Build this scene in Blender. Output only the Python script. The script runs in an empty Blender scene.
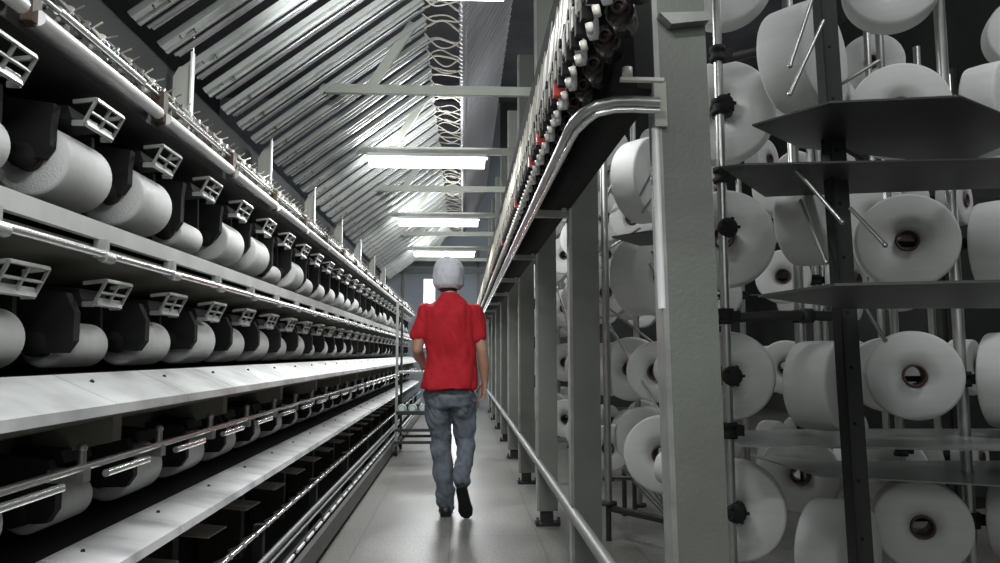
import bpy, math, random
from mathutils import Vector, Matrix, Euler, noise
R = math.radians
random.seed(7)
S = bpy.context.scene
COL = S.collection
PI = math.pi

# ------------------------------------------------------------------ camera
FPX = 740.0
PITCH = math.atan(72.5 / 740); YAW = math.atan(0.05 * math.cos(PITCH))
camd = bpy.data.cameras.new('camera'); cam = bpy.data.objects.new('camera', camd); COL.objects.link(cam)
cam.location = (0, 0, 1.07)
cam.rotation_euler = (PI / 2 + PITCH, 0, -YAW)
camd.sensor_width = 36; camd.lens = FPX / 1000 * 36; camd.clip_start = 0.05; camd.clip_end = 200
S.camera = cam
_m = cam.rotation_euler.to_matrix()
def at(px, py, Y):
    """world point at depth Y seen at this place of the 1000x563 photograph"""
    v = _m @ Vector((px - 500, 281.5 - py, -FPX))
    k = Y / v.y
    return Vector((v.x * k, Y, 1.07 + v.z * k))

# ------------------------------------------------------------------ materials
def mat(name, col, rough=0.5, metal=0.0, var=0.0, vscale=8.0, bump=0.0, bscale=60.0, emit=None, estr=0, alpha=1.0, coat=0.0, stretch=None, world=False):
    m = bpy.data.materials.new(name); m.use_nodes = True
    nt = m.node_tree; b = nt.nodes['Principled BSDF']
    b.inputs['Base Color'].default_value = (*col, 1); b.inputs['Roughness'].default_value = rough
    b.inputs['Metallic'].default_value = metal
    b.inputs['Coat Weight'].default_value = coat
    if alpha < 1: b.inputs['Alpha'].default_value = alpha
    if emit: b.inputs['Emission Color'].default_value = (*emit, 1); b.inputs['Emission Strength'].default_value = estr
    if var or bump:
        tc = nt.nodes.new('ShaderNodeTexCoord'); mp = nt.nodes.new('ShaderNodeMapping')
        ge = nt.nodes.new('ShaderNodeNewGeometry'); nt.links.new(ge.outputs['Position'] if world else tc.outputs['Object'], mp.inputs[0])
        if stretch: mp.inputs['Scale'].default_value = stretch
    if var:
        n = nt.nodes.new('ShaderNodeTexNoise'); n.inputs['Scale'].default_value = vscale; n.inputs['Detail'].default_value = 6
        nt.links.new(mp.outputs[0], n.inputs['Vector'])
        r = nt.nodes.new('ShaderNodeMapRange'); r.inputs[1].default_value = .3; r.inputs[2].default_value = .7
        r.inputs[3].default_value = 1 - var; r.inputs[4].default_value = 1 + var
        nt.links.new(n.outputs['Fac'], r.inputs[0])
        mx = nt.nodes.new('ShaderNodeVectorMath'); mx.operation = 'SCALE'; mx.inputs[0].default_value = col
        nt.links.new(r.outputs[0], mx.inputs['Scale']); nt.links.new(mx.outputs[0], b.inputs['Base Color'])
    if bump:
        n2 = nt.nodes.new('ShaderNodeTexNoise'); n2.inputs['Scale'].default_value = bscale; n2.inputs['Detail'].default_value = 4
        nt.links.new(mp.outputs[0], n2.inputs['Vector'])
        bp = nt.nodes.new('ShaderNodeBump'); bp.inputs['Strength'].default_value = bump; bp.inputs['Distance'].default_value = .01
        nt.links.new(n2.outputs['Fac'], bp.inputs['Height']); nt.links.new(bp.outputs[0], b.inputs['Normal'])
    return m
M = dict(
    post=mat('painted_post', (.15, .16, .14), .45, .0, .10, 5, .15, 90),
    postedge=mat('pale_edge', (.30, .31, .29), .4, .3, .2, 12),  # paler strip on the aisle side of each post
    beam=mat('painted_beam', (.36, .38, .33), .5, 0, .12, 4),
    chrome=mat('chrome_rod', (.85, .86, .84), .22, .9, .06, 20),
    steel=mat('steel_tube', (.42, .43, .41), .33, .85, .15, 10),
    whitebar=mat('pale_bar', (.78, .78, .77), .35, .1, .10, 9),
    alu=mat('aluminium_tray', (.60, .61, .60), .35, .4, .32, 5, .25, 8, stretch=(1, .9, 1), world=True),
    alu2=mat('brightened_tray', (1.0, 1.0, 1.0), .28, .35, .40, 6, .4, 9, stretch=(.6, 1.2, 1), world=True),  # whitened to make up for weak light, patches stand in for reflections
    greytube=mat('grey_tube', (.22, .23, .22), .45, .3),
    kick=mat('kick_panel_metal', (.085, .087, .08), .5, .1, .2, 4),
    fascia=mat('deck_fascia', (.50, .51, .49), .4, .3, .15, 6),
    dark=mat('dark_cast_metal', (.016, .016, .015), .6, .0, .3, 10),
    black=mat('black_rubber', (.007, .007, .007), .85),
    gloss=mat('black_gloss', (.012, .008, .008), .2),
    tan=mat('tan_plate', (.17, .16, .13), .6, 0, .25, 5),
    brown=mat('brown_plate', (.075, .07, .056), .6, 0, .3, 7),
    yarn=mat('white_yarn', (.60, .61, .59), .62, 0, .04, 4, .35, 160, stretch=(1, 1, 9)),
    yarnd=mat('grey_white_yarn', (.60, .61, .59), .55, 0, .05, 4, .3, 160, stretch=(1, 9, 1)),
    core=mat('brown_paper_tube', (.06, .035, .022), .6),
    grid=mat('cradle_handle_metal', (.42, .43, .41), .4, .4, .2, 20),
    tube=mat('tube_metal', (.50, .51, .52), .30, .75, .15, 3),
    tubed=mat('tube_channel_metal', (.46, .48, .46), .42, .3, .2, 3),
    tuber=mat('tube_right_metal', (.40, .40, .42), .4, .55, .12, 3),
    cream=mat('cream_yarn_hose', (.52, .49, .42), .6),
    clear=mat('pale_plastic', (.66, .67, .72), .2, 0, .1, 20),
    ceramic=mat('ceramic_guide', (.60, .58, .52), .3),
    creamplate=mat('cream_plate', (.30, .29, .25), .5, 0, .12, 10),
    red=mat('red_plastic', (.5, .03, .02), .4),
    lamp=mat('lamp_diffuser', (1, 1, 1), .5, emit=(.97, .99, 1), estr=9),
    lampbody=mat('lamp_body', (.7, .7, .7), .5),
    window=mat('bright_window', (1, 1, 1), .5, emit=(.96, .98, 1), estr=1.6),
    added_doorglow=mat('added_door_glow', (1, 1, 1), .5, emit=(.97, .99, 1), estr=5),  # glow of the added doorway, brightens the floor by reflection
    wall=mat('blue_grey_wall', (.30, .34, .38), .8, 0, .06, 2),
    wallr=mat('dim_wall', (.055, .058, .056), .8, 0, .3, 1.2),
    roof=mat('dark_roof', (.11, .11, .12), .8, 0, .2, 2),
    sheet=mat('dark_separator_sheet', (.045, .048, .045), .45, 0, .2, 6),
    film=mat('translucent_sheet', (.30, .32, .30), .3, alpha=.72),
    red_shirt=mat('red_cotton', (.40, .005, .014), .85, 0, .12, 30, .3, 200),
    jeans=mat('blue_grey_denim', (.115, .135, .16), .85, 0, .30, 14, .3, 250),
    skin=mat('skin', (.40, .22, .15), .5, 0, .06, 20),
    lip=mat('lip_skin', (.33, .12, .09), .5),
    cap=mat('white_net_cap', (.55, .56, .60), .8, 0, .06, 40, .6, 300),
    hair=mat('dark_hair', (.02, .015, .012), .6),
    shoe=mat('black_shoe', (.010, .010, .011), .5),
    eye=mat('eye_white', (.8, .8, .78), .3),
    green=mat('green_cone', (.20, .42, .34), .4),
    cart=mat('cart_dark_steel', (.05, .052, .05), .4, .5),
    cartl=mat('cart_grey_steel', (.30, .31, .30), .4, .5),
)
# floor: sealed concrete slabs with joints
def floor_mat():
    m = bpy.data.materials.new('sealed_concrete'); m.use_nodes = True; nt = m.node_tree; b = nt.nodes['Principled BSDF']
    N = nt.nodes.new; L = nt.links.new
    tc = N('ShaderNodeTexCoord')
    n1 = N('ShaderNodeTexNoise'); n1.inputs['Scale'].default_value = 1.6; n1.inputs['Detail'].default_value = 8; L(tc.outputs['Object'], n1.inputs['Vector'])
    n2 = N('ShaderNodeTexNoise'); n2.inputs['Scale'].default_value = 70; n2.inputs['Detail'].default_value = 5; L(tc.outputs['Object'], n2.inputs['Vector'])
    br = N('ShaderNodeTexBrick'); br.offset = 0; br.inputs['Scale'].default_value = 1; br.inputs['Brick Width'].default_value = .52; br.inputs['Row Height'].default_value = 1.6
    br.inputs['Mortar Size'].default_value = .004; br.inputs['Color1'].default_value = (1, 1, 1, 1); br.inputs['Color2'].default_value = (.93, .93, .93, 1); br.inputs['Mortar'].default_value = (.55, .55, .55, 1)
    mp = N('ShaderNodeMapping'); mp.inputs['Location'].default_value = (.07, .3, 0); L(tc.outputs['Object'], mp.inputs[0]); L(mp.outputs[0], br.inputs['Vector'])
    r1 = N('ShaderNodeValToRGB'); r1.color_ramp.elements[0].position = .3; r1.color_ramp.elements[0].color = (.145, .141, .128, 1)
    r1.color_ramp.elements[1].position = .72; r1.color_ramp.elements[1].color = (.25, .245, .228, 1); L(n1.outputs['Fac'], r1.inputs[0])
    r2 = N('ShaderNodeMapRange'); r2.inputs[1].default_value = .3; r2.inputs[2].default_value = .7; r2.inputs[3].default_value = .62; r2.inputs[4].default_value = 1.38; L(n2.outputs['Fac'], r2.inputs[0])
    mx = N('ShaderNodeMix'); mx.data_type = 'RGBA'; mx.blend_type = 'MULTIPLY'; mx.inputs[0].default_value = 1; L(r1.outputs[0], mx.inputs[6]); L(br.outputs['Color'], mx.inputs[7])
    vm = N('ShaderNodeVectorMath'); vm.operation = 'SCALE'; L(mx.outputs[2], vm.inputs[0]); L(r2.outputs[0], vm.inputs['Scale']); L(vm.outputs[0], b.inputs['Base Color'])
    r3 = N('ShaderNodeMapRange'); r3.inputs[3].default_value = .22; r3.inputs[4].default_value = .42; L(n1.outputs['Fac'], r3.inputs[0]); L(r3.outputs[0], b.inputs['Roughness'])
    b.inputs['Specular IOR Level'].default_value = .6
    bp = N('ShaderNodeBump'); bp.inputs['Strength'].default_value = .12; bp.inputs['Distance'].default_value = .004; L(n2.outputs['Fac'], bp.inputs['Height']); L(bp.outputs[0], b.inputs['Normal'])
    return m
M['floor'] = floor_mat()

# ------------------------------------------------------------------ mesh builder
class MB:
    def __init__(s): s.v = []; s.f = []; s.sm = []
    def add(s, vs, fs, smooth=False):
        o = len(s.v); s.v += [tuple(v) for v in vs]; s.f += [tuple(i + o for i in f) for f in fs]; s.sm += [smooth] * len(fs)
    def box(s, a, b, bev=0.0):
        x0, y0, z0 = a; x1, y1, z1 = b
        if x0 > x1: x0, x1 = x1, x0
        if y0 > y1: y0, y1 = y1, y0
        if z0 > z1: z0, z1 = z1, z0
        vs = [(x0, y0, z0), (x1, y0, z0), (x1, y1, z0), (x0, y1, z0), (x0, y0, z1), (x1, y0, z1), (x1, y1, z1), (x0, y1, z1)]
        s.add(vs, [(0, 3, 2, 1), (4, 5, 6, 7), (0, 1, 5, 4), (1, 2, 6, 5), (2, 3, 7, 6), (3, 0, 4, 7)])
    def obox(s, p0, p1, w, h, up=(0, 0, 1)):
        """box bar from p0 to p1; w across, h along 'up'"""
        p0 = Vector(p0); p1 = Vector(p1); d = (p1 - p0).normalized(); up = Vector(up)
        a = d.cross(up).normalized(); b = a.cross(d).normalized()
        vs = []
        for p in (p0, p1):
            for i, j in ((-1, -1), (1, -1), (1, 1), (-1, 1)): vs.append(p + a * i * w / 2 + b * j * h / 2)
        s.add(vs, [(0, 1, 2, 3), (7, 6, 5, 4), (0, 4, 5, 1), (1, 5, 6, 2), (2, 6, 7, 3), (3, 7, 4, 0)])
    def extr(s, pts, y0, y1):
        """closed XZ polygon extruded along Y"""
        n = len(pts); vs = [(x, y0, z) for x, z in pts] + [(x, y1, z) for x, z in pts]
        s.add(vs, [tuple(range(n)), tuple(range(2 * n - 1, n - 1, -1))] + [(i, i + n, (i + 1) % n + n, (i + 1) % n) for i in range(n)])
    def tube(s, pts, r, n=8, cap=True, r2=None):
        pts = [Vector(p) for p in pts]; rings = []; prev = None
        for i, p in enumerate(pts):
            if i == 0: d = pts[1] - p
            elif i == len(pts) - 1: d = p - pts[i - 1]
            else: d = (pts[i + 1] - p).normalized() + (p - pts[i - 1]).normalized()
            d.normalize()
            if prev is None:
                a = d.cross(Vector((0, 0, 1)))
                if a.length < .05: a = d.cross(Vector((1, 0, 0)))
            else: a = prev - d * prev.dot(d)
            a.normalize(); prev = a; b = d.cross(a)
            rr = r if r2 is None else r + (r2 - r) * i / (len(pts) - 1)
            rings.append([p + (a * math.cos(t) + b * math.sin(t)) * rr for t in [2 * PI * k / n for k in range(n)]])
        vs = [v for rg in rings for v in rg]; fs = []
        for i in range(len(rings) - 1):
            for k in range(n): fs.append((i * n + k, i * n + (k + 1) % n, (i + 1) * n + (k + 1) % n, (i + 1) * n + k))
        s.add(vs, fs, True)
        if cap:
            s.add(rings[0], [tuple(range(n - 1, -1, -1))]); s.add(rings[-1], [tuple(range(n))])
    def lathe(s, prof, c, axis, n=24):
        """closed or open profile of (radius, height) turned about axis through c"""
        c = Vector(c); ax = Vector(axis).normalized(); a = ax.cross(Vector((0, 0, 1)))
        if a.length < .05: a = ax.cross(Vector((1, 0, 0)))
        a.normalize(); b = ax.cross(a); vs = []
        for r, h in prof:
            for k in range(n):
                t = 2 * PI * k / n; vs.append(c + ax * h + (a * math.cos(t) + b * math.sin(t)) * r)
        fs = []
        for i in range(len(prof) - 1):
            for k in range(n): fs.append((i * n + k, i * n + (k + 1) % n, (i + 1) * n + (k + 1) % n, (i + 1) * n + k))
        s.add(vs, fs, True)
    def ball(s, c, r, n=10, sc=(1, 1, 1)):
        prof = [(max(1e-4, math.sin(PI * i / n)), -math.cos(PI * i / n)) for i in range(n + 1)]
        o = len(s.v); s.lathe(prof, (0, 0, 0), (0, 0, 1), n * 2)
        for i in range(o, len(s.v)):
            v = s.v[i]; s.v[i] = (c[0] + v[0] * r * sc[0], c[1] + v[1] * r * sc[1], c[2] + v[2] * r * sc[2])
    def mesh(s, name, m):
        me = bpy.data.meshes.new(name); me.from_pydata([tuple(v) for v in s.v], [], s.f)
        me.polygons.foreach_set('use_smooth', s.sm); me.materials.append(m); me.update(); return me
    def build(s, name, m, parent=None, loc=None):
        o = bpy.data.objects.new(name, s.mesh(name, m)); COL.objects.link(o)
        if parent: o.parent = parent
        if loc is not None: o.location = loc
        return o

def tag(o, label=None, cat=None, group=None, kind=None):
    if label: o['label'] = label
    if cat: o['category'] = cat
    if group: o['group'] = group
    if kind: o['kind'] = kind
    return o
def thing(name, label, cat, loc=(0, 0, 0), rz=0, group=None):
    o = bpy.data.objects.new(name, None); COL.objects.link(o); o.location = loc; o.rotation_euler = (0, 0, rz)
    o.empty_display_size = .1
    return tag(o, label, cat, group)
KIDS = {}
def copy_tree(o, parent=None):
    c = o.copy(); COL.objects.link(c); c.parent = parent
    for ch in list(o.children): copy_tree(ch, c)
    return c
def struct(name, mb, m):
    return tag(mb.build(name, m), kind='structure')
ORD = ['first', 'second', 'third', 'fourth', 'fifth', 'sixth', 'seventh', 'eighth', 'ninth', 'tenth', 'eleventh', 'twelfth', 'thirteenth', 'fourteenth', 'fifteenth',
       'sixteenth', 'seventeenth', 'eighteenth', 'nineteenth', 'twentieth'] 
TENS = {2: 'twenty', 3: 'thirty', 4: 'forty', 5: 'fifty', 6: 'sixty', 7: 'seventy', 8: 'eighty'}
TENTH = {2: 'twentieth', 3: 'thirtieth', 4: 'fortieth', 5: 'fiftieth', 6: 'sixtieth', 7: 'seventieth', 8: 'eightieth'}
def nth(i):
    i += 1
    if i <= 20: return ORD[i - 1]
    return TENTH[i // 10] if i % 10 == 0 else TENS[i // 10] + '-' + ORD[i % 10 - 1]

# ------------------------------------------------------------------ room shell
YB = 15.0
b = MB(); b.box((-5.2, -3, -.1), (6.2, YB + .2, 0)); struct('floor', b, M['floor'])
b = MB(); b.box((-5.2, -3, 6.3), (6.2, YB + .2, 6.4)); struct('ceiling', b, M['roof'])
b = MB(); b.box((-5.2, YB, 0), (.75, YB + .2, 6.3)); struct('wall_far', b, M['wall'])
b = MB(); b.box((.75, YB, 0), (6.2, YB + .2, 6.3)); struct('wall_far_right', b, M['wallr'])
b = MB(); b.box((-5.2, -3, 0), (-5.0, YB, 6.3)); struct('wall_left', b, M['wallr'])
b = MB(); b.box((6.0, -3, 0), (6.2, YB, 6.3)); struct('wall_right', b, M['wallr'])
# bright windows in the wall beyond the creel
k = 1
for (y0, y1, z0, z1) in ((8.55, 9.6, 1.95, 3.0), (5.9, 6.9, 3.2, 3.9), (8.5, 9.9, 4.0, 4.5), (11.5, 12.8, 1.95, 3.0), (5.2, 6.4, 1.5, 2.7)):
    b = MB(); b.box((5.97, y0, z0), (5.995, y1, z1)); o = struct('window_%d' % k, b, M['window'])
    w = .05
    for q in ((y0 - w, y0), (y1, y1 + w)): b = MB(); b.box((5.95, q[0], z0 - w), (6.0, q[1], z1 + w)); b.build('window_frame', M['post'], o)
    for q in ((z0 - w, z0), (z1, z1 + w)): b = MB(); b.box((5.95, y0, q[0]), (6.0, y1, q[1])); b.build('window_frame', M['post'], o)
    k += 1
# glowing doorway added for its bright reflection on the floor, frames and tall window
b = MB(); b.box((-.33, YB - .03, 0), (.02, YB - .01, 2.05)); o = struct('added_door_1', b, M['added_doorglow'])
for q in (((-.39, YB - .06, 0), (-.33, YB, 2.12)), ((.02, YB - .06, 0), (.08, YB, 2.12)), ((-.33, YB - .06, 2.05), (.02, YB, 2.12))):
    b = MB(); b.box(*q); b.build('added_door_frame', M['post'], o)
b = MB(); b.box((-.80, YB - .03, 1.2), (-.57, YB - .01, 2.58)); o = struct('window_%d' % k, b, M['window'])
for q in (((-.86, YB - .05, 1.1), (-.80, YB, 2.64)), ((-.57, YB - .05, 1.1), (-.51, YB, 2.64)), ((-.80, YB - .05, 2.58), (-.57, YB, 2.64)), ((-.8, YB - .05, 1.1), (-.57, YB, 1.2))):
    b = MB(); b.box(*q); b.build('window_frame', M['wall'], o)
for i, x in enumerate((-1.22, -.45, .3)):
    b = MB(); b.box((x - .025, YB - .04, 0), (x + .025, YB, 3.2)); struct('trim_%d' % (i + 1), b, M['post'])
b = MB(); b.box((-2, YB - .05, 2.70), (.7, YB, 2.80)); struct('trim_4', b, M['post'])

# ------------------------------------------------------------------ LEFT MACHINE
Y0, Y1 = .9, 14.0
mach = thing('texturing_machine', 'long dark yarn texturing machine with three package decks along the left side of the aisle', 'machine', (0, 0, 0))
def part(name, mb, m, kind=None): return tag(mb.build(name, M[m], mach), kind=kind)
def rep(name, mb, m, y, step, parent=None, y1=None):
    """one mesh made at y = 0 and repeated along the machine, each a part of its own"""
    me = mb.mesh(name, M[m]); parent = parent or mach; n = 0; rest = MB(); y1 = y1 or Y1
    while y < y1 - .02:
        if n < 100:
            o = bpy.data.objects.new(name, me); COL.objects.link(o); o.parent = parent; o.location = (0, y, 0)
        else: rest.add([(v[0], v[1] + y, v[2]) for v in mb.v], mb.f, True)
        n += 1; y += step
    if rest.v: tag(rest.build(name, M[m], parent), kind='stuff')
b = MB(); b.box((-2.1, Y0, 0), (-1.45, Y1, 1.70)); part('machine_body', b, 'black')
b = MB(); b.extr([(-.955, 1.80), (-.955, 1.765), (-1.46, 1.70), (-1.46, 1.80)], Y0, Y1); part('top_canopy', b, 'dark')
b = MB(); b.box((-2.1, Y0, 1.80), (-.965, Y1, 1.835)); part('top_plate', b, 'black')
b = MB(); b.box((-1.48, Y0, 1.836), (-1.445, Y1, 2.47)); part('rear_panel', b, 'black')
# upper rods
b = MB(); b.tube([(-.93, 0, 1.800), (-.93, .64, 1.800)], .0185, 10); rep('lower_light_bar', b, 'whitebar', Y0, .70)
b = MB(); b.tube([(-.945, .1, 1.866), (-.945, .56, 1.866)], .0115, 8); rep('upper_rod_sleeve', b, 'chrome', Y0, .70)
b = MB(); b.tube([(-.946, Y0, 1.866), (-.946, Y1, 1.866)], .006, 8); part('upper_rod', b, 'steel')
b = MB(); b.box((-.970, -.022, 1.785), (-.930, .012, 1.882)); rep('rod_bracket', b, 'core', Y0, .70)
# ceramic guides with wire hooks above the rod
for v in range(4):
    h = MB(); rs = random.Random(v)
    a1, a2 = rs.uniform(-.03, .03), rs.uniform(-.03, .03)
    h.tube([(-.965, 0, 1.836), (-.965, .0, 1.871), (-.955, a1, 1.896), (-.977, a1 * .5, 1.921), (-.953, a2, 1.941)], .0028, 5)
    h.lathe([(.011, 0), (.013, .006), (.007, .014), (.013, .022), (.011, .028), (.001, .028)], (-.965, 0, 1.856), (0, 0, 1), 8)
    h.tube([(-.985, .02, 1.836), (-.985, .02, 1.886), (-.965, .035, 1.911), (-.98, .02, 1.926)], .003, 5)
    h.lathe([(.009, 0), (.011, .006), (.005, .012), (.010, .02), (.001, .02)], (-.965, .035, 1.895), (0, .3, 1), 8)
    h.box((-.99, -.006, 1.836), (-.96, .04, 1.845))
    rep('yarn_guide', h, ['ceramic', 'steel', 'creamplate', 'tan'][v], Y0 + .05 + v * .08, .32)
b = MB(); b.box((-1.0, -.012, 1.836), (-.992, .012, 1.90)); rep('guide_block', b, 'tan', Y0 + .05, .22)

# decks
PITCHY = .42
ROWS = [(1.455, 1.70, 1.43, 0), (1.035, 1.245, 1.01, 1), (.63, .835, .605, 2)]   # package bottom z, handle z
b = MB(); b.box((-.935, Y0, 1.358), (-.915, Y1, 1.402)); part('upper_deck_beam', b, 'fascia')
b = MB(); b.box((-1.25, Y0, 1.380), (-.936, Y1, 1.400)); part('deck_plate', b, 'black')
b = MB(); b.tube([(-.90, Y0, 1.318), (-.90, Y1, 1.318)], .0105, 10); part('deck_rod', b, 'chrome')
b = MB(); b.tube([(-.90, 0, 1.312), (-.90, .045, 1.312)], .015, 8); b.box((-.93, .012, 1.312), (-.9, .034, 1.358)); rep('rod_clip', b, 'grid', Y0 + .1, .44)
b = MB(); b.extr([(-.935, 1.345), (-.935, 1.335), (-1.30, 1.275), (-1.30, 1.285)], Y0, Y1); part('upper_tan_plate', b, 'tan')
for (bz, hz, rz, _) in ROWS:
    b = MB(); b.tube([(-1.19, Y0, bz + .035), (-1.19, Y1, bz + .035)], .045, 10); part('drive_roll', b, 'dark')
for zt in (1.02, .607):
    b = MB(); b.box((-1.25, Y0, zt - .016), (-.955, Y1, zt - .006)); part('deck_plate', b, 'black')
def tray(xt, zt, xb, zb, name, m):
    b = MB(); b.extr([(xt, zt), (xb, zb), (xb + .004, zb - .022), (xb - .006, zb - .022), (xb - .008, zb - .006), (xt, zt - .01)], 0, .436); rep(name, b, m, Y0, .44, None, Y1 - .4)
    b = MB(); b.ball((xt + (xb - xt) * .3, 0, zt + (zb - zt) * .3 + .001), .006, 4); rep('tray_screw', b, 'dark', Y0 + .09, .44)
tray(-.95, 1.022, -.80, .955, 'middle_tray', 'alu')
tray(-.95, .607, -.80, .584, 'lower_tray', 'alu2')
# recess below middle tray
b = MB(); b.extr([(-.83, .935), (-.83, .925), (-1.12, .86), (-1.12, .77), (-1.25, .77), (-1.25, .935)], Y0, Y1); part('recess_plate', b, 'brown')
b = MB(); b.tube([(-.88, Y0, .808), (-.88, Y1, .808)], .0095, 8); part('middle_rod', b, 'chrome')
b = MB(); b.tube([(-.865, 0, .782), (-.865, .24, .782)], .0095, 8); rep('short_rod', b, 'chrome', Y0 + .1, .44)
b = MB(); b.tube([(-.885, .02, .80), (-.885, .02, .850)], .010, 7); b.ball((-.885, .02, .852), .012, 5); b.box((-.95, .0, .775), (-.87, .035, .805)); rep('rod_post', b, 'steel', Y0, .44)
b = MB(); b.extr([(-.90, .92), (-.90, .845), (-1.1, .80), (-1.1, .92)], 0, .05); rep('recess_bracket', b, 'tan', Y0 + .2, .88)
# lower works
b = MB(); b.obox((-.84, 0, .46), (-1.3, .03, .50), .16, .006); rep('lower_rib', b, 'tan', Y0, .44)
b = MB(); b.box((-1.44, Y0, .02), (-1.33, Y1, .56)); part('lower_housing', b, 'black')
b = MB(); b.box((-1.33, Y0, .02), (-.80, Y1, .06)); part('floor_pan', b, 'black')
b = MB(); b.tube([(-.80, Y0, .372), (-.80, Y1, .372)], .008, 8); part('ladder_rod', b, 'chrome')
b = MB(); b.tube([(-.835, Y0, .350), (-.835, Y1, .350)], .007, 8); part('ladder_rod', b, 'steel')
b = MB(); b.tube([(-.79, 0, .376), (-.85, .02, .35)], .009, 6); rep('ladder_rung', b, 'chrome', Y0, .16)
for x, z, r in ((-.785, .255, .012), (-.80, .215, .012), (-.775, .225, .006)):
    b = MB(); b.tube([(x, Y0, z), (x, Y1, z)], r, 8); part('lower_tube', b, 'greytube')
b = MB(); b.tube([(-.757, 0, .168), (-.757, .15, .168)], .0085, 8); rep('segment_bar', b, 'whitebar', Y0, .22)
b = MB(); b.box((-.775, Y0, .155), (-.760, Y1, .178)); part('segment_rail', b, 'dark')
b = MB(); b.box((-.84, 0, .06), (-.80, .04, .385)); rep('bar_support', b, 'black', Y0, 1.1)
b = MB(); b.box((-.80, 0, .06), (-.765, .03, .20)); rep('rail_foot', b, 'black', Y0, 1.1)
b = MB(); b.extr([(-.752, .145), (-.735, .13), (-.73, .035), (-.75, .035)], Y0, Y1); part('kick_panel', b, 'kick')
b = MB(); b.box((-.80, Y0, 0), (-.745, Y1, .035)); part('plinth', b, 'black')
b = MB(); b.box((-1.40, 0, .06), (-1.28, .05, 1.72)); rep('inner_upright', b, 'black', Y0 + .3, 2.2)
b = MB(); b.box((-1.3, 0, .06), (-1.1, .06, .56)); rep('inner_gear_box', b, 'brown', Y0 + .3, .88)

# cradle arms (with handle grid) and packages
def cradle_arm_mb(z0, zh, r):
    a = MB()
    # side plates to the package ends
    for s in (-1, 1):
        yy = s * .142
        if s < 0:
            fx = -1.005 if z0 > 1.3 else -.975; lo = z0 + r * (.95 if z0 > 1.3 else .62)
            a.extr([(-1.28, zh - .02), (-1.25, zh + .01), (-1.0, zh - .02), (fx, zh - .07), (fx, lo + .03), (fx - .02, lo), (-1.10, lo), (-1.13, z0 + r + .03), (-1.17, zh - .07)], yy - .010, yy + .020)
        else:
            a.extr([(-1.28, zh - .02), (-1.25, zh + .01), (-1.05, zh - .02), (-1.045, z0 + r), (-1.055, z0 + r - .03), (-1.09, z0 + r - .03), (-1.10, z0 + r + .03), (-1.16, zh - .07)], yy - .008, yy + .008)
        a.lathe([(.001, -.015), (.032, -.015), (.032, .012), (.001, .012)], (-1.07, yy, z0 + r), (0, 1, 0), 12)
    a.box((-1.26, -.14, zh - .05), (-1.14, .14, zh + .012))
    a.extr([(-1.16, zh + .01), (-1.0, zh - .005), (-.99, zh - .035), (-1.16, zh - .055)], -.09, .05)
    a.tube([(-1.10, -.15, z0 + r + .02), (-1.20, -.17, zh - .02)], .008, 6)
    return a
def grid_mb(zh):
    g = MB(); tilt = lambda u, v: (-.955 + .030 * v - .012, u, zh - .045 + .062 * v * 1.0)
    def bar(u0, v0, u1, v1, w=.008):
        g.obox(tilt(u0, v0), tilt(u1, v1), w, .006, (1, 0, .3))
    for v in (0, .5, 1): bar(-.075, v, .075, v, .009 if v != .5 else .006)
    for u in (-.075, -.0, .075): bar(u, 0, u, 1)
    g.obox(tilt(-.075, 0), (-.995, -.075, zh - .045), .008, .014); g.obox(tilt(.075, 0), (-.995, .075, zh - .045), .008, .014)
    g.obox(tilt(-.075, 1), (-.995, -.075, zh + .01), .008, .010); g.obox(tilt(.075, 1), (-.995, .075, zh + .01), .008, .010)
    # lower lip plate
    g.obox(tilt(-.07, .12), tilt(.07, .12), .022, .004, (1, 0, .3))
    return g
def left_pkg_mb(r, L=.236):
    p = MB(); e = .010
    p.lathe([(.034, -L / 2), (r - e, -L / 2), (r - .003, -L / 2 + .004), (r, -L / 2 + e), (r + .001, 0), (r, L / 2 - e), (r - .003, L / 2 - .004), (r - e, L / 2), (.034, L / 2), (.034, -L / 2)], (0, 0, 0), (0, 1, 0), 36)
    return p
def core_mb(L, r=.033):
    p = MB(); p.lathe([(r, -L / 2), (r, L / 2), (r - .005, L / 2), (r - .005, -L / 2), (r, -L / 2)], (0, 0, 0), (0, 1, 0), 20); return p
core_left = core_mb(.262).mesh('core_tube', M['core'])
RAD = [[.095, .097, .055, .092, .095, .052, .088, .06, .062, .065], [.06, .072, .085, .078, .080, .07, .082, .062, .076, .07], [.058, .078, .072, .066, .060, .066, .06, .058, .064, .06]]
rad_cache = {}
DECK = ['top', 'middle', 'bottom']
cr = []
for ri, (bz, hz, rz, ph) in enumerate(ROWS):
    i = 0; y = 1.12 + (.0, .10, .06)[ri]
    seq = RAD[ri]; n = 0
    while y < Y1 - .2:
        vis = y > 1.9
        if i >= 2: r = seq[(i - 2) % 10] if i < 12 else random.choice([.05, .06, .07, .075, .08])
        else: r = .07
        cr.append((y, ri, bz, hz, r, i)); y += PITCHY; i += 1
cr.sort(key=lambda t: t[0])
far_a, far_g = MB(), MB(); cache = {}
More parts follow.
